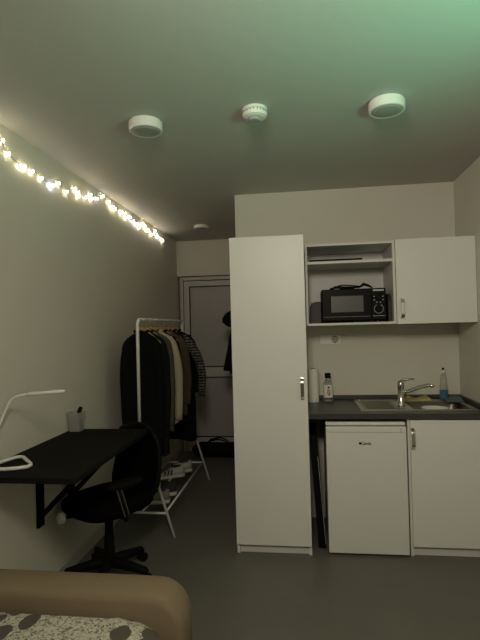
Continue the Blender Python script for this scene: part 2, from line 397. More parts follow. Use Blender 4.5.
# cable heap on the microwave
cab = MB(); pts = []
for i in range(60):
    a = i*.42; pts.append((.30+.10*math.cos(a)*(.6+.4*math.sin(i*.13))+.03*math.sin(i*.9), 3.47+.045*math.sin(a), 1.7095+.006*(1+math.sin(i*.7))+.016*max(0, math.sin(i*.11))))
cab.tube(pts, .0045, 8)
cab.tube([(.38, 3.43, 1.716), (.41, 3.42, 1.724), (.43, 3.42, 1.738), (.46, 3.42, 1.728), (.49, 3.43, 1.713)], [.006, .008, .012, .009, .005], 10)
tag(cab.build('power_cable', 'black', smooth=True), 'black cable lying in a heap on top of the microwave', 'cable')

# boards beside the microwave
prof = [(3.36,1.4735),(3.60,1.4735),(3.60,1.60),(3.585,1.63),(3.55,1.645),(3.41,1.645),(3.375,1.63),(3.36,1.60)]
def side_slab(xb0, xb1, tilt, prof):
    m_ = MB(); A = []; Bq = []
    for y, z in prof:
        dx = tilt*(z-1.4735); A.append((xb0+dx, y, z)); Bq.append((xb1+dx, y, z))
    m_.loft([A, Bq]); return m_
ob = [(.052,1.4735),(.38,1.4735),(.38,1.60),(.365,1.63),(.33,1.638),(.105,1.638),(.075,1.628),(.060,1.60)]
tag(MB().loft([[(x, 3.650+(z-1.4735)*.12, z) for x, z in ob], [(x, 3.668+(z-1.4735)*.12, z) for x, z in ob]]).build('chopping_board', 'woodd', bevel=.003), 'dark wooden board standing behind the microwave and showing at its left', 'chopping board')
prof2 = [(y, z+(0.02 if z > 1.5 else 0)) for y, z in prof]
tag(side_slab(.582, .602, .0, prof2).build('chopping_board', 'woodd', bevel=.003), 'brown wooden board upright on the right side of the microwave', 'chopping board')

# ------------------------------------------------------------------ socket
O = thing('double_socket', 'white double wall plate with one outlet above the worktop', 'socket', (.217, YB, 1.31))
MB().box(.128, .282, YB-.009, YB-.0005, 1.312, 1.388).build('plate', 'plastic_white', O, bevel=.003)
MB().lathe([(.026, 0), (.026, .003), (.001, .003)], (.168, YB-.009, 1.35), 24, 'Y').build('blank_cover', 'plastic_white', O)
mo = MB().lathe([(.028, 0), (.028, .003), (.022, .003), (.021, .0005), (.001, .0005)], (.242, YB-.009, 1.35), 24, 'Y').build('outlet', 'rubber', O)
h2 = MB()
for dx in (-.009, .009): h2.lathe([(.0028, 0), (.0028, .002)], (.242+dx, YB-.010, 1.35), 10, 'Y')
h2.box(.2385, .2455, YB-.0125, YB-.010, 1.369, 1.377); h2.box(.2385, .2455, YB-.0125, YB-.010, 1.323, 1.331)
h2.build('contact', 'black', mo)

# ------------------------------------------------------------------ things on the worktop
Pp = thing('paper_roll', 'tall white kitchen paper roll beside the tall cupboard', 'paper roll', (.068, 3.60, .8955))
MB().lathe([(.018, .8957), (.0385, .8957), (.0395, .90), (.0395, 1.135), (.0385, 1.139), (.018, 1.139), (.018, 1.10), (.016, 1.09), (.001, 1.09)], (.068, 3.60, 0)).build('roll', 'paper', Pp, smooth=False)
MB().lathe([(.0175, 1.092), (.0175, 1.140), (.0145, 1.140), (.0145, 1.093)], (.068, 3.60, 0)).build('core', 'woodd', Pp)
G = thing('plastic_bottle', 'clear bottle with black cap and red lettering left on the worktop', 'bottle', (.175, 3.60, .8955))
MB().lathe([(.001, .8957), (.033, .8957), (.035, .90), (.035, 1.025), (.032, 1.035), (.020, 1.050), (.016, 1.060), (.016, 1.07), (.001, 1.07)], (.175, 3.60, 0)).build('bottle_body', 'glass', G, smooth=True)
MB().lathe([(.001, .9), (.031, .9), (.031, .912), (.001, .912)], (.175, 3.60, 0)).build('base_ring', 'rubber', G)
lb = MB()
rings = []
for z in (.928, 1.022):
    rings.append([(.175+.0355*math.sin(a), 3.60-.0355*math.cos(a), z) for a in [(-70+140*i/14)*PI/180 for i in range(15)]]+[(.175+.0352*math.sin(a), 3.60-.0352*math.cos(a), z) for a in [(70-140*i/14)*PI/180 for i in range(15)]])
lb.loft(rings).build('paper_label', 'plastic_white', G)
r_ = MB(); r_.lathe([(.0075, 0), (.0075, .0008)], (.177, 3.5645, 1.004), 14, 'Y'); 
r_.build('dot_mark', 'shoe_b', G)
r_ = MB()
for z0_, z1_, a0_, a1_ in ((.983,.987,-.006,.008), (.975,.987,-.006,-.002),(.976,.980,-.002,.008),(.963,.972,-.006,-.001),(.963,.972,.004,.008),(.959,.963,-.006,.008),(.944,.956,-.001,.004),(.952,.956,-.006,.008)):
    r_.box(.176+a0_*1.5, .176+a1_*1.5, 3.5635, 3.5648, z0_, z1_)
r_.build('red_lettering', 'red', G)
MB().lathe([(.001, 1.0705), (.021, 1.0705), (.022, 1.074), (.022, 1.102), (.019, 1.106), (.001, 1.106)], (.175, 3.60, 0)).build('cap', 'black', G, smooth=False)

D = thing('detergent_bottle', 'slim clear dish soap bottle with blue label in the right corner', 'bottle', (1.02, 3.665, .8955))
cx, cy = 1.005, 3.655
D.location = (cx, cy, .8955)
MB().lathe([(.001, .8957), (.026, .8957), (.028, .90), (.028, .99), (.022, 1.02), (.024, 1.045), (.014, 1.075), (.010, 1.085), (.010, 1.09), (.001, 1.09)], (cx, cy, 0)).build('bottle_body', 'glass', D, smooth=True)
MB().lathe([(.0285, .908), (.0288, .908), (.0288, .965), (.0285, .965)], (cx, cy, 0)).build('blue_label', 'blue', D)
MB().lathe([(.001, 1.0903), (.013, 1.0903), (.014, 1.094), (.014, 1.112), (.001, 1.112)], (cx, cy, 0)).build('cap', 'plastic_white', D)
MB().lathe([(.001, 1.1122), (.009, 1.1122), (.008, 1.124), (.006, 1.128), (.001, 1.128)], (cx, cy, 0)).build('nozzle', 'black', D)

def rag(name, x0, x1, y0, y1, z, h, seed, m, label, rz=0):
    rnd = random.Random(seed); n, k = 12, 8; m_ = MB(); top = []; 
    ph = [rnd.uniform(0, 6) for _ in range(4)]
    def hh(u, v): 
        e = min(u, 1-u, v, 1-v)*6; e = min(1, e)**.5 if e > 0 else 0
        return z+.001+e*h*(.65+.2*math.sin(7*u+ph[0])+.15*math.sin(5*v+9*u+ph[1]))
    vs = []; fs = []
    for i in range(n+1):
        for j in range(k+1):
            u, v = i/n, j/k; xx = x0+(x1-x0)*(u+.03*math.sin(6*v+ph[2])); yy = y0+(y1-y0)*(v+.05*math.sin(5*u+ph[3]))
            vs.append((xx, yy, hh(u, v)))
    nb = len(vs)
    vs += [(p[0], p[1], z+.0005) for p in vs]
    for i in range(n):
        for j in range(k):
            a = i*(k+1)+j; q = (a, a+1, a+k+2, a+k+1); fs.append(q); fs.append(tuple(nb+t_ for t_ in reversed(q)))
    edge = [i*(k+1) for i in range(n+1)]+[n*(k+1)+j for j in range(1, k+1)]+[i*(k+1)+k for i in range(n-1, -1, -1)]+[j for j in range(k-1, 0, -1)]
    for a, b2 in zip(edge, edge[1:]+edge[:1]): fs.append((a, b2, nb+b2, nb+a))
    m_.add(vs, fs)
    return tag(m_.build(name, m, smooth=True), label, 'cloth')
rag('dishcloth', .715, .905, 3.570, 3.670, .9008, .032, 3, 'yellow', 'folded yellow cloth behind the sink bowl')
rag('dishcloth', 0.980, 1.104, 3.50, 3.63, .9008, .040, 5, 'greycloth', 'crumpled dark grey green cloth at the right corner of the sink')
pl = MB(); pc = (.86, 3.31)
tag(MB().lathe([(.001, .750), (.035, .750), (.045, .757), (.085, .888), (.088, .892), (.083, .890), (.042, .762), (.001, .760)], (pc[0], 3.345, 0), 32).build('bowl', 'white_cer', smooth=True), 'white bowl sitting in the sink', 'bowl')

# ------------------------------------------------------------------ ceiling fittings
def ceiling_lamp(x, y, r, h_, label):
    L_ = thing('ceiling_lamp', label, 'ceiling light', (x, y, ZC-h_), group=None)
    b = MB().lathe([(r*.93, ZC-.0005), (r*.93, ZC-.008), (r, ZC-.008), (r, ZC-h_+.004), (r-.004, ZC-h_), (r-.012, ZC-h_), (r-.012, ZC-h_+.006), (.001, ZC-h_+.006)], (x, y, 0), 48)
    b.build('housing', 'plastic_white', L_, smooth=False)
    MB().lathe([(r-.0125, ZC-h_+.0055), (r-.0125, ZC-h_+.001), (r*.6, ZC-h_-.002), (.001, ZC-h_-.003)], (x, y, 0), 48).build('diffuser', 'diff', L_, smooth=True)
ceiling_lamp(-.747, 2.30, .083, .05, 'round white ceiling lamp, unlit, on the left near the string lights')
ceiling_lamp(.418, 2.295, .083, .048, 'round white ceiling lamp, unlit, in the green glow on the right')
ceiling_lamp(-.985, 4.74, .075, .032, 'small round white ceiling lamp far back in the passage by the door')
Sd = thing('smoke_detector', 'white domed smoke detector between the two near ceiling lamps', 'smoke detector', (-.197, 2.26, ZC-.055))
MB().lathe([(.058, -.0005), (.060, -.004), (.060, -.014), (.052, -.017), (.052, -.022), (.060, -.026), (.056, -.040), (.040, -.047), (.034, -.047)], (-.197, 2.26, ZC), 40).build('housing', 'plastic_white', Sd, smooth=False)
MB().lathe([(.030, -.0475), (.030, -.056), (.024, -.060), (.001, -.060)], (-.197, 2.26, ZC), 24).build('sensor_cap', 'diff', Sd)
v_ = MB()
for i in range(20):
    a = 2*PI*i/20
    v_.box(-.002, .002, -.0015, .0015, ZC-.0215, ZC-.0175)
    v_.v[-8:] = [tuple(Matrix.Translation((-.197, 2.26, 0)) @ Matrix.Rotation(a, 4, 'Z') @ Vector((p[0]+.0535, p[1], p[2]))) for p in v_.v[-8:]]
v_.build('vent_slots', 'black', Sd)

# ------------------------------------------------------------------ string lights on the left wall
SL = [(2.195,2.415),(2.243,2.366),(2.34,2.338),(2.455,2.344),(2.548,2.336),(2.647,2.326),(2.741,2.364),(2.84,2.34),(2.953,2.39),(3.008,2.356),(3.107,2.375),(3.187,2.416),(3.301,2.418),(3.4,2.464),(3.511,2.451),(3.598,2.43),(3.755,2.431),(3.845,2.437),(3.938,2.428),(4.035,2.415),(4.137,2.41),(4.266,2.439),(4.359,2.438),(4.459,2.42),(4.546,2.392),(4.677,2.456),(4.761,2.408),(4.898,2.407)]
SL = [(1.25,2.42),(1.38,2.38),(1.52,2.36),(1.66,2.40),(1.80,2.43),(1.95,2.38),(2.08,2.40)]+SL
SLT = thing('string_lights', 'string of small lit warm white bulbs pinned along the top of the left wall', 'string lights', (XL, 2.195, 2.34))
xw = XL+.012
wp = [(xw, 1.1, 2.44), (xw, 1.2, 2.47)]
for (y, z) in SL: wp += [(xw-.003, y-.03, z+.012), (xw, y, z+.004)]
MB().tube(wp, .0018, 6).build('wire', 'wire', SLT, smooth=True)
extra = []
for i, (y, z) in enumerate(SL):
    extra.append((y, z, i))
    if i % 3 == 0 or i > 21: extra.append((y+.035+.02*math.sin(i), z-.012+.02*math.sin(i*2.3), i))
for (y, z, i) in extra:
    x = XL+.017
    MB().lathe([(.001, -.008), (.0028, -.006), (.0043, -.001), (.0038, .004), (.002, .007), (.001, .008)], (x, y, z), 12).build('bulb', 'bulb2' if i % 7 == 5 else 'bulb', SLT, smooth=True)

# ------------------------------------------------------------------ desk
ZD = .846
K_ = thing('wall_desk', 'black desk top fixed to the left wall on brackets', 'desk', (XL, 2.4, .3))
MB().box(XL+.001, -.96, 1.905, 2.885, ZD-.025, ZD).build('tabletop', 'desk', K_, bevel=.002)
for yy in (2.475, 2.83):
    b = MB(); b.box(XL+.001, XL+.018, yy-.028, yy+.028, .40, ZD-.026); b.box(XL+.018, -1.02, yy-.012, yy+.012, ZD-.045, ZD-.026)
    b.tube([(XL+.02, yy, .46), (XL+.06, yy, .50), (XL+.22, yy, .66), (-1.04, yy, ZD-.05)], .015, 8)
    b.build('bracket', 'black', K_)

# desk lamp
LP = thing('desk_lamp', 'slim white desk lamp with looped tube foot on the black desk', 'lamp', (-1.35, 2.1, ZD))
loop = [(-1.435, 2.045), (-1.43, 2.09), (-1.405, 2.185), (-1.385, 2.196), (-1.365, 2.19), (-1.265, 2.085), (-1.25, 2.06), (-1.252, 2.035), (-1.28, 2.015), (-1.33, 1.995), (-1.41, 1.99), (-1.43, 2.01)]
MB().tube([(x, y, ZD+.009) for x, y in loop], .0085, 10, closed=True).build('foot', 'white_metal', LP, smooth=True)
MB().tube([(-1.43, 2.02, ZD+.012), (-1.432, 2.03, ZD+.03), (-1.443, 2.06, .93), (-1.443, 2.09, .985), (-1.437, 2.10, 1.01), (-1.412, 2.115, 1.08), (-1.392, 2.12, 1.125), (-1.375, 2.12, 1.148), (-1.345, 2.12, 1.163), (-1.30, 2.12, 1.170)], .0062, 10).build('arm', 'white_metal', LP, smooth=True)
MB().tube([(-1.30, 2.12, 1.170), (-1.29, 2.12, 1.171), (-1.12, 2.12, 1.183), (-1.108, 2.12, 1.184)], [.006, .0085, .0085, .006], 12).build('lamp_head', 'white_metal', LP, smooth=True)

# pencil cup
PC = thing('pencil_cup', 'square frosted plastic cup at the far end of the desk against the wall', 'cup', (-1.395, 2.835, ZD))
cx, cy = -1.405, 2.825
b = MB(); rings = []
for hw, z in ((.036, ZD+.001), (.046, ZD+.118), (.044, ZD+.118), (.034, ZD+.004)):
    rings.append(rrect(cx-hw, cx+hw, cy-hw, cy+hw, .01, z, 3))
b.loft(rings); b.build('container', 'frost', PC)
MB().box(cx-.028, cx+.020, cy-.02, cy+.022, ZD+.006, ZD+.095).build('notepad', 'rubber', PC)
MB().tube([(cx+.004, cy, ZD+.015), (cx+.012, cy, ZD+.09), (cx+.022, cy, ZD+.125), (cx+.032, cy, ZD+.145)], [.006, .008, .014, .012], 10).build('brush', 'black', PC, smooth=True)

# ------------------------------------------------------------------ office chair (local: faces +y)
CH = thing('office_chair', 'black mesh-back swivel office chair drawn up to the desk', 'chair', (-1.17, 2.735, 0), math.radians(150))
b = MB(); rings = []
def sup(hw, hd, z, cy=0, n=28, p=3.2):
    out = []
    for i in range(n):
        a = 2*PI*i/n; c, s_ = math.cos(a), math.sin(a)
        out.append((hw*abs(c)**(2/p)*(1 if c > 0 else -1), cy+hd*abs(s_)**(2/p)*(1 if s_ > 0 else -1), z))
    return out
for hw, hd, z in ((.16, .17, .412), (.205, .225, .418), (.222, .24, .44), (.222, .238, .475), (.20, .215, .493), (.13, .14, .498)): rings.append(sup(hw, hd, z))
b.loft(rings).build('seat', 'mesh', CH, world=False, smooth=True)
rings = []; rb = []
nz_ = 12
b = MB()
for i in range(nz_+1):
    t = i/nz_; z = .46+.40*t
    hw = (.212-.028*t)*(1-.9*max(0, t-.78)**2*4)*(1-.5*max(0, .25-t)**2*6); yb = -.205-.030*math.sin(t*PI*.9)-.035*t
    row = []
    for j in range(13):
        u = -1+2*j/12; row.append((hw*u, yb+.035*u*u-.0, z-(.035*u*u*t)))
    rings.append(row)
vs = [p for r in rings for p in r]; nvs = len(vs); vs2 = [(p[0], p[1]-.022, p[2]) for p in vs]
fs = []
for i in range(nz_):
    for j in range(12):
        a = i*13+j; fs.append((a, a+1, a+14, a+13)); fs.append((nvs+a, nvs+a+13, nvs+a+14, nvs+a+1))
ed = [j for j in range(13)]+[i*13+12 for i in range(1, nz_+1)]+[nz_*13+j for j in range(11, -1, -1)]+[i*13 for i in range(nz_-1, 0, -1)]
for a, c2 in zip(ed, ed[1:]+ed[:1]): fs.append((a, c2, nvs+c2, nvs+a))
b.add(vs+vs2, fs)
bk = b.build('backrest', 'mesh', CH, world=False, smooth=True)
fr = [Vector(vs[a])+Vector((0, -.011, 0)) for a in ed]
MB().tube(fr, .014, 8, closed=True).build('back_frame', 'black', bk, world=False, smooth=True)
MB().tube([(0, -.06, .40), (0, -.20, .395), (0, -.275, .43), (0, -.30, .54), (0, -.29, .64)], [.03, .03, .028, .022, .018], 10).build('back_support', 'black', CH, world=False, smooth=True)
MB().box(-.09, .09, -.11, .11, .375, .404).build('seat_mechanism', 'black', CH, world=False, bevel=.008)
MB().lathe([(.03, .10), (.034, .11), (.030, .20), (.030, .24), (.024, .24), (.024, .374)], (0, 0, 0), 20).build('gas_column', 'black', CH, world=False)
for sx in (-1, 1):
    b = MB(); b.tube([(sx*.15, .03, .41), (sx*.21, .04, .405), (sx*.222, .06, .43), (sx*.238, .12, .60)], [.014, .016, .018, .016], 10)
    ar = b.build('armrest', 'black', CH, world=False, smooth=True)
    b = MB(); rings = [[(sx*.238+p[0], .06+p[1], p[2]) for p in sup(hw, hd, z, n=20, p=2.6)] for hw, hd, z in ((.03, .10, .598), (.036, .115, .605), (.036, .115, .622), (.03, .105, .63))]
    b.loft(rings); b.build('arm_pad', 'black', ar, world=False, smooth=True)
    if sx == -1:
        MB().tube([(-.256, .055, .44), (-.261, .11, .60)], .003, 8).build('chrome_rod', 'chrome', ar, world=False)
        MB().tube([(-.256, .085, .44), (-.261, .14, .60)], .003, 8).build('chrome_rod', 'chrome', ar, world=False)
kn = MB().tube([(.03, .12, .405), (.055, .262, .425)], .009, 8); kn.build('adjuster_lever', 'black', CH, world=False)
MB().tube([(.056, .258, .425), (.0565, .262, .425), (.061, .290, .428), (.062, .295, .428)], [.018, .030, .030, .022], 16).build('adjuster_knob', 'plastic_white', CH, world=False, label='pale grey round knob')
legs = []
for i, deg in enumerate((60, 132, 204, 276, 348)):
    a = math.radians(deg-150); dx, dy = math.cos(a), math.sin(a)
    b = MB().tube([(dx*.0, dy*.0, .098), (dx*.10, dy*.10, .092), (dx*.24, dy*.24, .074), (dx*.25, dy*.25, .062)], [.034, .029, .021, .017], 10)
    lg = b.build('leg', 'black', CH, world=False, smooth=True)
    px_, py_ = -dy, dx
    cs = MB()
    for o_ in (-.014, .014):
        cxx, cyy = dx*.25+px_*o_, dy*.25+py_*o_
        cs.tube([(cxx-px_*.009, cyy-py_*.009, .027), (cxx+px_*.009, cyy+py_*.009, .027)], .0265, 18)
    cs.build('caster', 'black', lg, world=False)

# ------------------------------------------------------------------ garment rack
GR = thing('garment_rack', 'white tubular clothes rack along the left wall', 'clothes rack', (-1.155, 3.9, 0))
yn, yf, xc, zt_ = 3.285, 4.55, -1.162, 1.535
rad = .0115
pts = [(xc, yn, .775), (xc, yn, 1.47)]
for i in range(7):
    a = PI/2*i/6; pts.append((xc, yn+.05-.05*math.cos(a), zt_-.05+.05*math.sin(a)))
pts2 = [(xc, 2*((yn+yf)/2)-p[1], p[2]) for p in pts]
MB().tube(pts+pts2[::-1], rad, 12).build('rail_frame', 'white_metal', GR, smooth=True)
for yy in (yn, yf):
    for sx in (-1, 1):
        MB().tube([(xc, yy, .785), (xc+sx*.025, yy, .70), (xc+sx*.235, yy, .003)], .0095, 12).build('leg', 'white_metal', GR, smooth=True)
    MB().tube([(xc-.183, yy, .17), (xc+.183, yy, .17)], .008, 10).build('crossbar', 'white_metal', GR, smooth=True)
for dx in (-.17, -.0, .17):
    MB().tube([(xc+dx, yn, .17), (xc+dx, yf, .17)], .0075, 10).build('shelf_rail', 'white_metal', GR, smooth=True)

# hangers
def hanger(y, rz, label):
    H = thing('coat_hanger', label, 'hanger', (xc, y, zt_), rz, 'wooden hangers on the rack')
    b = MB(); rings = []
    for i in range(17):
        u = -1+2*i/16; x = .138*u; z = -.060-.113*abs(u)**1.08; th = .010-.004*abs(u); hh = .012-.005*abs(u)
        rings.append([(x, -th, z-hh), (x, th, z-hh), (x, th, z+hh), (x, -th, z+hh)])
    b.loft(rings).build('shoulder_bar', 'wood', H, world=False, bevel=.004)
    hk = [(0, 0, -.06), (0, 0, -.045), (.004, 0, -.034)]
    for i in range(10):
        a = -PI*.35+PI*1.3*i/9; hk.append((.0145*math.cos(a), 0, .0+.0145*math.sin(a)))
    MB().tube(hk, .0018, 6).build('hook', 'chrome', H, world=False, smooth=True)
    return H

def garment(name, label, cat, y, rz, m, zb, hw=.19, dep=.034, sleeve=.55, msl=None, flare=1.0, seed=1, neckr=.06, long_sleeve=True, extras=None, spread=.045):
    """origin at the rail, local x across the shoulders"""
    G_ = thing(name, label, cat, (xc, y, zt_), rz)
    rnd = random.Random(seed); ph = [rnd.uniform(0, 6.3) for _ in range(6)]
    n = 40; rings = []
    L_ = zb-zt_      # negative
    k_ = hw/.163
    prof = [(-.088, .036, .018), (-.094, .046, .024), (-.104, .066*k_, .029), (-.120, .094*k_, .033), (-.138, .120*k_, .035), (-.158, .142*k_, .034), (-.185, .156*k_, .034), (-.215, .162*k_, dep)]
    zz = -.215
    while zz > L_+.03:
        zz -= .06; t = (zz+.215)/(L_+.215); prof.append((max(zz, L_), hw*(.93+.07*t*flare), dep*(1+.35*t)))
    prof.append((L_, hw*(1.0*flare), dep*1.35)); prof.append((L_+.004, hw*.96*flare, dep*1.1)); 
    for z, a_, d_ in prof:
        t = min(1, max(0, (z+.15)/(L_+.15))); r = []
        for j in range(n):
            th = 2*PI*j/n; c, s_ = math.cos(th), math.sin(th)
            fold = 1+t*(.20*math.sin(5*th+ph[0]+z*1.5)+.13*math.sin(9*th+ph[1]-z*2))
            r.append((a_*abs(c)**.8*(1 if c > 0 else -1), d_*s_*fold+.006*t*math.sin(4*z*3+ph[2]), z+(.012*t*math.sin(3*th+ph[3]) if z < -.3 else 0)))
        rings.append(r)
    MB().loft(rings).build('body', m, G_, world=False, smooth=True)
    if long_sleeve:
        for sx in (-1, 1):
            s0 = hw*.86; e = sleeve; P = []; Rr = []
            for i in range(11):
                t = i/10; z = -.135-e*t-.02*min(1, t*8)
                P.append((sx*(s0-.040+.02*min(1, t*5)+spread*math.sin(min(1, t*1.5)*PI/2)-.012*t), .012*math.sin(4*t+ph[4])-.012*t*sx, z)); Rr.append((.046-.016*t)*(.45 if i == 0 else 1)*(1+.05*math.sin(14*t+ph[5])))
            m_ = MB(); m_.tube(P, Rr, 14); m_.v = [(v[0], v[1]*.85, v[2]) for v in m_.v]
            sl = m_.build('sleeve', msl or m, G_, world=False, smooth=True)
            if extras == 'cuff':
                MB().tube([(P[-1][0], P[-1][1]*.85, P[-1][2]+.03), (P[-1][0], P[-1][1]*.85, P[-1][2]-.02)], [Rr[-1]*1.02, Rr[-1]*.92], 14).build('cuff', m, sl, world=False, smooth=True)
    # collar
    cr = [(.048*math.cos(2*PI*j/20), .026*math.sin(2*PI*j/20), -.092+.008*math.cos(4*PI*j/20)) for j in range(20)]
    MB().tube(cr, .011, 8, closed=True).build('collar', m, G_, world=False, smooth=True)
    if extras == 'hood':
        rr = []
        for z, a_, d_, yo in ((-.06, .075, .045, .0), (-.09, .10, .06, .03), (-.15, .095, .055, .045), (-.20, .06, .03, .05), (-.215, .02, .01, .05)):
            rr.append([(a_*math.cos(2*PI*j/18), yo+d_*math.sin(2*PI*j/18)*.8, z) for j in range(18)])
        MB().loft(rr).build('hood', m, G_, world=False, smooth=True)
    return G_
CL = [
 ('hoodie', 'long black hoodie, nearest garment on the white rack', 'hoodie', 3.37, .22, 'c_black', .58, dict(sleeve=.70, extras='cuff', seed=1, hw=.145, spread=.025)),
 ('sweater', 'charcoal green sweater just behind the nearest black hoodie on the rack', 'sweater', 3.48, .16, 'c_green', .53, dict(sleeve=.66, seed=2, hw=.155, spread=.03)),
 ('cardigan', 'olive grey cardigan between the charcoal sweater and the cream one', 'cardigan', 3.60, .12, 'c_grey', .67, dict(sleeve=.66, seed=3, hw=.160, spread=.03)),
 ('cardigan', 'cream knitted cardigan, the palest garment on the rack', 'cardigan', 3.72, .10, 'c_cream', .72, dict(sleeve=.64, seed=4, hw=.168, spread=.055)),
 ('sweater', 'thin black sweater between the cream cardigan and the brown one', 'sweater', 3.85, .06, 'c_black', .75, dict(sleeve=.55, seed=8, hw=.150, spread=.03)),
 ('wool_jacket', 'brown wool jacket behind the cream cardigan on the rack', 'jacket', 3.97, .06, 'c_brown', .74, dict(sleeve=.56, seed=5, hw=.182, spread=.055)),
 ('patterned_sweater', 'black sweater with pale barred sleeves hanging behind the brown jacket', 'sweater', 4.13, .04, 'c_black', .66, dict(sleeve=.52, msl='striped', seed=6, hw=.185, spread=.145)),
 ('overcoat', 'long black coat, farthest garment on the rack', 'coat', 4.30, .03, 'c_black', .45, dict(sleeve=.50, seed=7, hw=.18, spread=.07)),
]
hl = ['wooden hanger holding the nearest black hoodie', 'wooden hanger holding the charcoal green sweater', 'wooden hanger holding the olive grey cardigan', 'wooden hanger holding the cream cardigan',
      'wooden hanger holding the thin black sweater', 'wooden hanger holding the brown wool jacket', 'wooden hanger holding the sweater with barred sleeves', 'wooden hanger holding the farthest long black coat']
for i, (n_, l_, c_2, y_, rz_, m_, zb_, kw) in enumerate(CL):
    garment(n_, l_, c_2, y_, rz_, m_, zb_, **kw)
    hanger(y_, rz_, hl[i])

# ------------------------------------------------------------------ shoes (local: toe at +x, length .28)
def shoe(label, loc, rz, mu, stripes=None, L_=.28, group='shoes on the rack shelf'):
    S_ = thing('sneaker', label, 'shoe', loc, rz, group)
    def outline(x):   # half-width along length 0..1
        return .036+.012*math.sin(PI*min(1, x*1.15))*(1 if x > .4 else .8)-(.03*max(0, x-.88)/.12)**1 - (.015*max(0, .06-x)/.06)
    rings = []
    for x in [0, .03, .08, .2, .35, .5, .65, .78, .88, .95, 1.0]:
        w_ = outline(x); lift = .012*max(0, x-.8)/.2; xx = (x-.5)*L_
        rings.append([(xx, -w_, lift), (xx, w_, lift), (xx, w_*1.02, .026+lift*.6), (xx, -w_*1.02, .026+lift*.6)])
    MB().loft(rings).build('sole', 'sole', S_, world=False, bevel=.004)
    rings = []
    for x, h_, wf in ((.01, .085, .55), (.05, .098, .85), (.15, .092, .95), (.28, .082, .95), (.40, .083, .95), (.52, .076, .98), (.65, .058, 1.0), (.78, .047, 1.0), (.90, .040, .95), (.97, .033, .7), (.995, .029, .4)):
        w_ = outline(x)*wf; xx = (x-.5)*L_; r = []
        for j in range(12):
            a = PI*j/11; tp = .62 if x < .5 else .8
            r.append((xx, w_*math.cos(a)*(1 if abs(math.cos(a)) > .7 else tp+.2), .024+(h_-.024)*math.sin(a)**.75))
        rings.append(r)
    up = MB().loft(rings).build('upper', mu, S_, world=False, smooth=True)
    op = MB().ell((-.25*L_, 0, .090), (.052, .024, .010), 14, 6); op.build('collar_opening', 'shoe_b', S_, world=False, smooth=True)
    lc = MB()
    for k in range(5):
        x = (.43+.055*k-.5)*L_; z = .086-.0065*k; w_ = .022
        lc.tube([(x, -w_, z-.012), (x, -w_*.4, z), (x+.006, w_*.4, z), (x+.006, w_, z-.012)], .003, 6)
    lc.build('laces', 'sole' if mu != 'shoe_w' else 'shoe_b', S_, world=False)
    if stripes:
        for sy in (-1, 1):
            st = MB()
            for k in range(3):
                x = (.40+.09*k-.5)*L_; w_ = outline(.45+.09*k)*.99
                st.add([(x, sy*w_, .030), (x+.014, sy*w_, .030), (x+.002, sy*w_*.83, .070-.004*k), (x-.012, sy*w_*.83, .070-.004*k),
                        (x, sy*(w_+.002), .030), (x+.014, sy*(w_+.002), .030), (x+.002, sy*(w_*.83+.003), .071-.004*k), (x-.012, sy*(w_*.83+.003), .071-.004*k)],
                       [(0,1,2,3),(7,6,5,4),(0,4,5,1),(1,5,6,2),(2,6,7,3),(3,7,4,0)])
            st.build('stripes', stripes, S_, world=False, label='three black stripes')
    return S_
zs = .178
shoe('white sneaker with black stripes and dark laces on the rack shelf, nearer of its pair', (-1.195, 4.05, zs), math.radians(207), 'shoe_w', 'shoe_b', .305)
shoe('white sneaker with black stripes, farther of its pair on the rack shelf', (-1.165, 4.20, zs), math.radians(203), 'shoe_w', 'shoe_b', .305)
shoe('dark shoe with white sole on the rack shelf behind the grey shoe', (-1.14, 3.62, zs), math.radians(195), 'shoe_b')
shoe('grey shoe on the near end of the rack shelf', (-1.15, 3.46, zs), math.radians(190), 'shoe_g')

# ------------------------------------------------------------------ coat on the passage wall and bag by the door
HK = thing('wall_hook', 'small coat hook on the passage wall behind the tall cupboard', 'hook', (XO, 4.55, 1.70))
MB().box(XO-.008, XO-.0005, 4.53, 4.57, 1.66, 1.74).build('plate', 'chrome', HK)
MB().tube([(XO-.008, 4.55, 1.69), (XO-.04, 4.55, 1.68), (XO-.055, 4.55, 1.70)], .005, 8).build('peg', 'chrome', HK)
JK = thing('hanging_jacket', 'black hooded jacket hanging on the passage wall, half hidden by the tall cupboard', 'jacket', (XO-.1, 4.55, 1.2))
rings = []
for z, dx, dy in ((1.665, .05, .05), (1.64, .10, .09), (1.60, .17, .12), (1.55, .20, .14), (1.51, .20, .15), (1.475, .165, .16), (1.46, .13, .165), (1.38, .145, .18), (1.25, .165, .19), (1.12, .19, .20), (1.06, .20, .20), (1.055, .17, .18)):
    dx *= 1.22
    rings.append([(XO-.016-dx*.5+dx*.5*math.cos(2*PI*j/26), 4.55+dy*math.sin(2*PI*j/26)*(1+.05*math.sin(6*PI*j/13+z*3)), z) for j in range(26)])
MB().loft(rings[6:]).build('body', 'c_black', JK, smooth=True)
MB().loft(rings[:8]).build('hood', 'c_black', JK, smooth=True)
for sy in (-1, 1):
    MB().tube([(XO-.10, 4.55+sy*.12, 1.47), (XO-.11, 4.55+sy*.19, 1.38), (XO-.13, 4.55+sy*.21, 1.18), (XO-.13, 4.55+sy*.20, 1.04)], [.05, .055, .045, .038], 12).build('sleeve', 'c_black', JK, smooth=True)

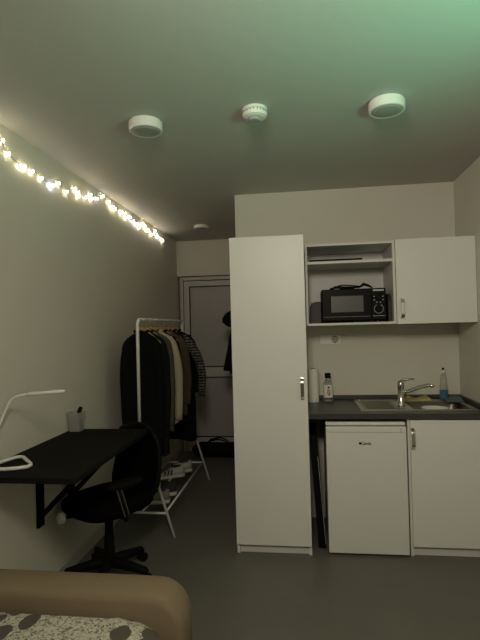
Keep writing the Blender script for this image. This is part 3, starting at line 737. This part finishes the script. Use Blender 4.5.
BG = thing('duffel_bag', 'black holdall lying on the floor in front of the door', 'bag', (-1.0, 5.38, 0))
b = MB(); rings = []
for i in range(15):
    t = i/14; x = -1.28+.62*t; e = min(1, math.sin(PI*min(max(t, .02), .98))*2.2)**.5
    rings.append([(x, 5.39+.10*e*math.cos(2*PI*j/16), max(.002, .078+.085*e*math.sin(2*PI*j/16)*(1+.06*math.sin(9*t)))) for j in range(16)])
b.loft(rings).build('bag_body', 'c_black', BG, smooth=True)
for yy in (5.35, 5.43):
    MB().tube([(-1.12, yy, .14), (-1.08, yy, .185), (-.98, yy, .205), (-.90, yy, .185), (-.86, yy, .14)], .008, 8).build('strap', 'black', BG, smooth=True)

# ------------------------------------------------------------------ bed
BD = thing('bed', 'bed with thick beige upholstered foot end in the near left corner', 'bed', (-.95, .8, 0))
def elev(x0, x1, z0, z1, r, y, k=8):
    pts = [(x0, y, z0), (x1, y, z0)]
    for i in range(k+1):
        a = PI/2*i/k; pts.append((x1-r+r*math.cos(a), y, z1-r+r*math.sin(a)))
    for i in range(k+1):
        a = PI/2+PI/2*i/k; pts.append((x0+.03+.03*math.cos(a), y, z1-.03+.03*math.sin(a)))
    return pts
rings = []
for s_, y in ((.03, 1.675), (.010, 1.68), (.0, 1.70), (-.004, 1.76), (.0, 1.815), (.010, 1.838), (.03, 1.843)):
    rings.append(elev(-1.44+s_, -.452-s_, .03, .505-s_, .125-s_, y))
MB().loft(rings).build('footboard', 'beige', BD, smooth=True)
MB().box(-1.44, -.46, -.25, 1.67, .08, .30).build('base', 'beige', BD, bevel=.02)
for x in (-1.38, -.52):
    for y in (-.15, 1.55): MB().lathe([(.02, 0), (.025, .08)], (x, y, 0), 12).build('foot', 'black', BD)
MT = thing('mattress', 'mattress under a cotton cover printed with dark leaves', 'mattress', (-.95, .8, .30))
rings = []
for s_, z in ((.03, .302), (.0, .33), (.0, .38), (.012, .41), (.04, .432), (.09, .443), (.16, .447)):
    rings.append([(p[0], p[1], p[2]) for p in rrect(-1.44+s_, -.475-s_, -.25+s_, 1.668-s_*.35, .14, z, 6)])
MB().loft(rings).build('printed_cover', 'leaf', MT, smooth=True)
MB().tube([(-.72, 1.655, .425), (-.68, 1.655, .430), (-.58, 1.640, .412), (-.52, 1.59, .395), (-.495, 1.52, .390)], .005, 8).build('piping', 'sole', MT, smooth=True)

# ------------------------------------------------------------------ camera
cam = bpy.data.cameras.new('camera'); co = bpy.data.objects.new('camera', cam); C.objects.link(co); bpy.context.scene.camera = co
cam.sensor_fit = 'VERTICAL'; cam.sensor_height = 32; cam.lens = 479.8/640*32; cam.clip_start = .02
yaw, pitch, roll = -.129, .015, -.026
R0 = Vector((math.cos(yaw), -math.sin(yaw), 0)); F0 = Vector((math.sin(yaw), math.cos(yaw), 0)); Z = Vector((0,0,1))
Fw = F0*math.cos(pitch)+Z*math.sin(pitch); U0 = -F0*math.sin(pitch)+Z*math.cos(pitch)
Rt = R0*math.cos(roll)+U0*math.sin(roll); Up = U0*math.cos(roll)-R0*math.sin(roll)
mtx = Matrix((Rt, Up, -Fw)).transposed().to_4x4(); mtx.translation = Vector((0, 0, 1.461)); co.matrix_world = mtx

# ------------------------------------------------------------------ light
def area(name, loc, target, size, power, col, sy=None):
    l = bpy.data.lights.new(name, 'AREA'); l.energy = power; l.color = col; l.size = size
    if sy: l.shape = 'RECTANGLE'; l.size_y = sy
    o = bpy.data.objects.new(name, l); C.objects.link(o); o.location = loc
    o.rotation_euler = (Vector(target)-Vector(loc)).to_track_quat('-Z', 'Y').to_euler(); return o
def point(name, loc, power, col, r=.05):
    l = bpy.data.lights.new(name, 'POINT'); l.energy = power; l.color = col; l.shadow_soft_size = r
    o = bpy.data.objects.new(name, l); C.objects.link(o); o.location = loc; return o
area('room_lamp', (-.12, .30, 2.22), (1.35, 3.2, 1.35), 0.35, 23.5, (1.0, .895, .75))
sp = bpy.data.lights.new('green_lamp', 'SPOT'); sp.energy = 46; sp.color = (.20, 1.0, .56); sp.spot_size = math.radians(106); sp.spot_blend = 1.0; sp.shadow_soft_size = .06
so = bpy.data.objects.new('green_lamp', sp); C.objects.link(so); so.location = (1.0, .95, 1.75)
so.rotation_euler = (Vector((.50, 1.36, 2.5))-Vector(so.location)).to_track_quat('-Z', 'Y').to_euler()

Wd = bpy.data.worlds.new('world'); bpy.context.scene.world = Wd; Wd.use_nodes = True
Wd.node_tree.nodes['Background'].inputs[0].default_value = (.005, .005, .0045, 1)
sc = bpy.context.scene
sc.view_settings.view_transform = 'Standard'; sc.view_settings.look = 'None'; sc.view_settings.exposure = 0; sc.view_settings.gamma = 1
sc.view_settings.use_curve_mapping = False
sc.cycles.use_denoising = True; sc.cycles.max_bounces = 8; sc.cycles.transparent_max_bounces = 12
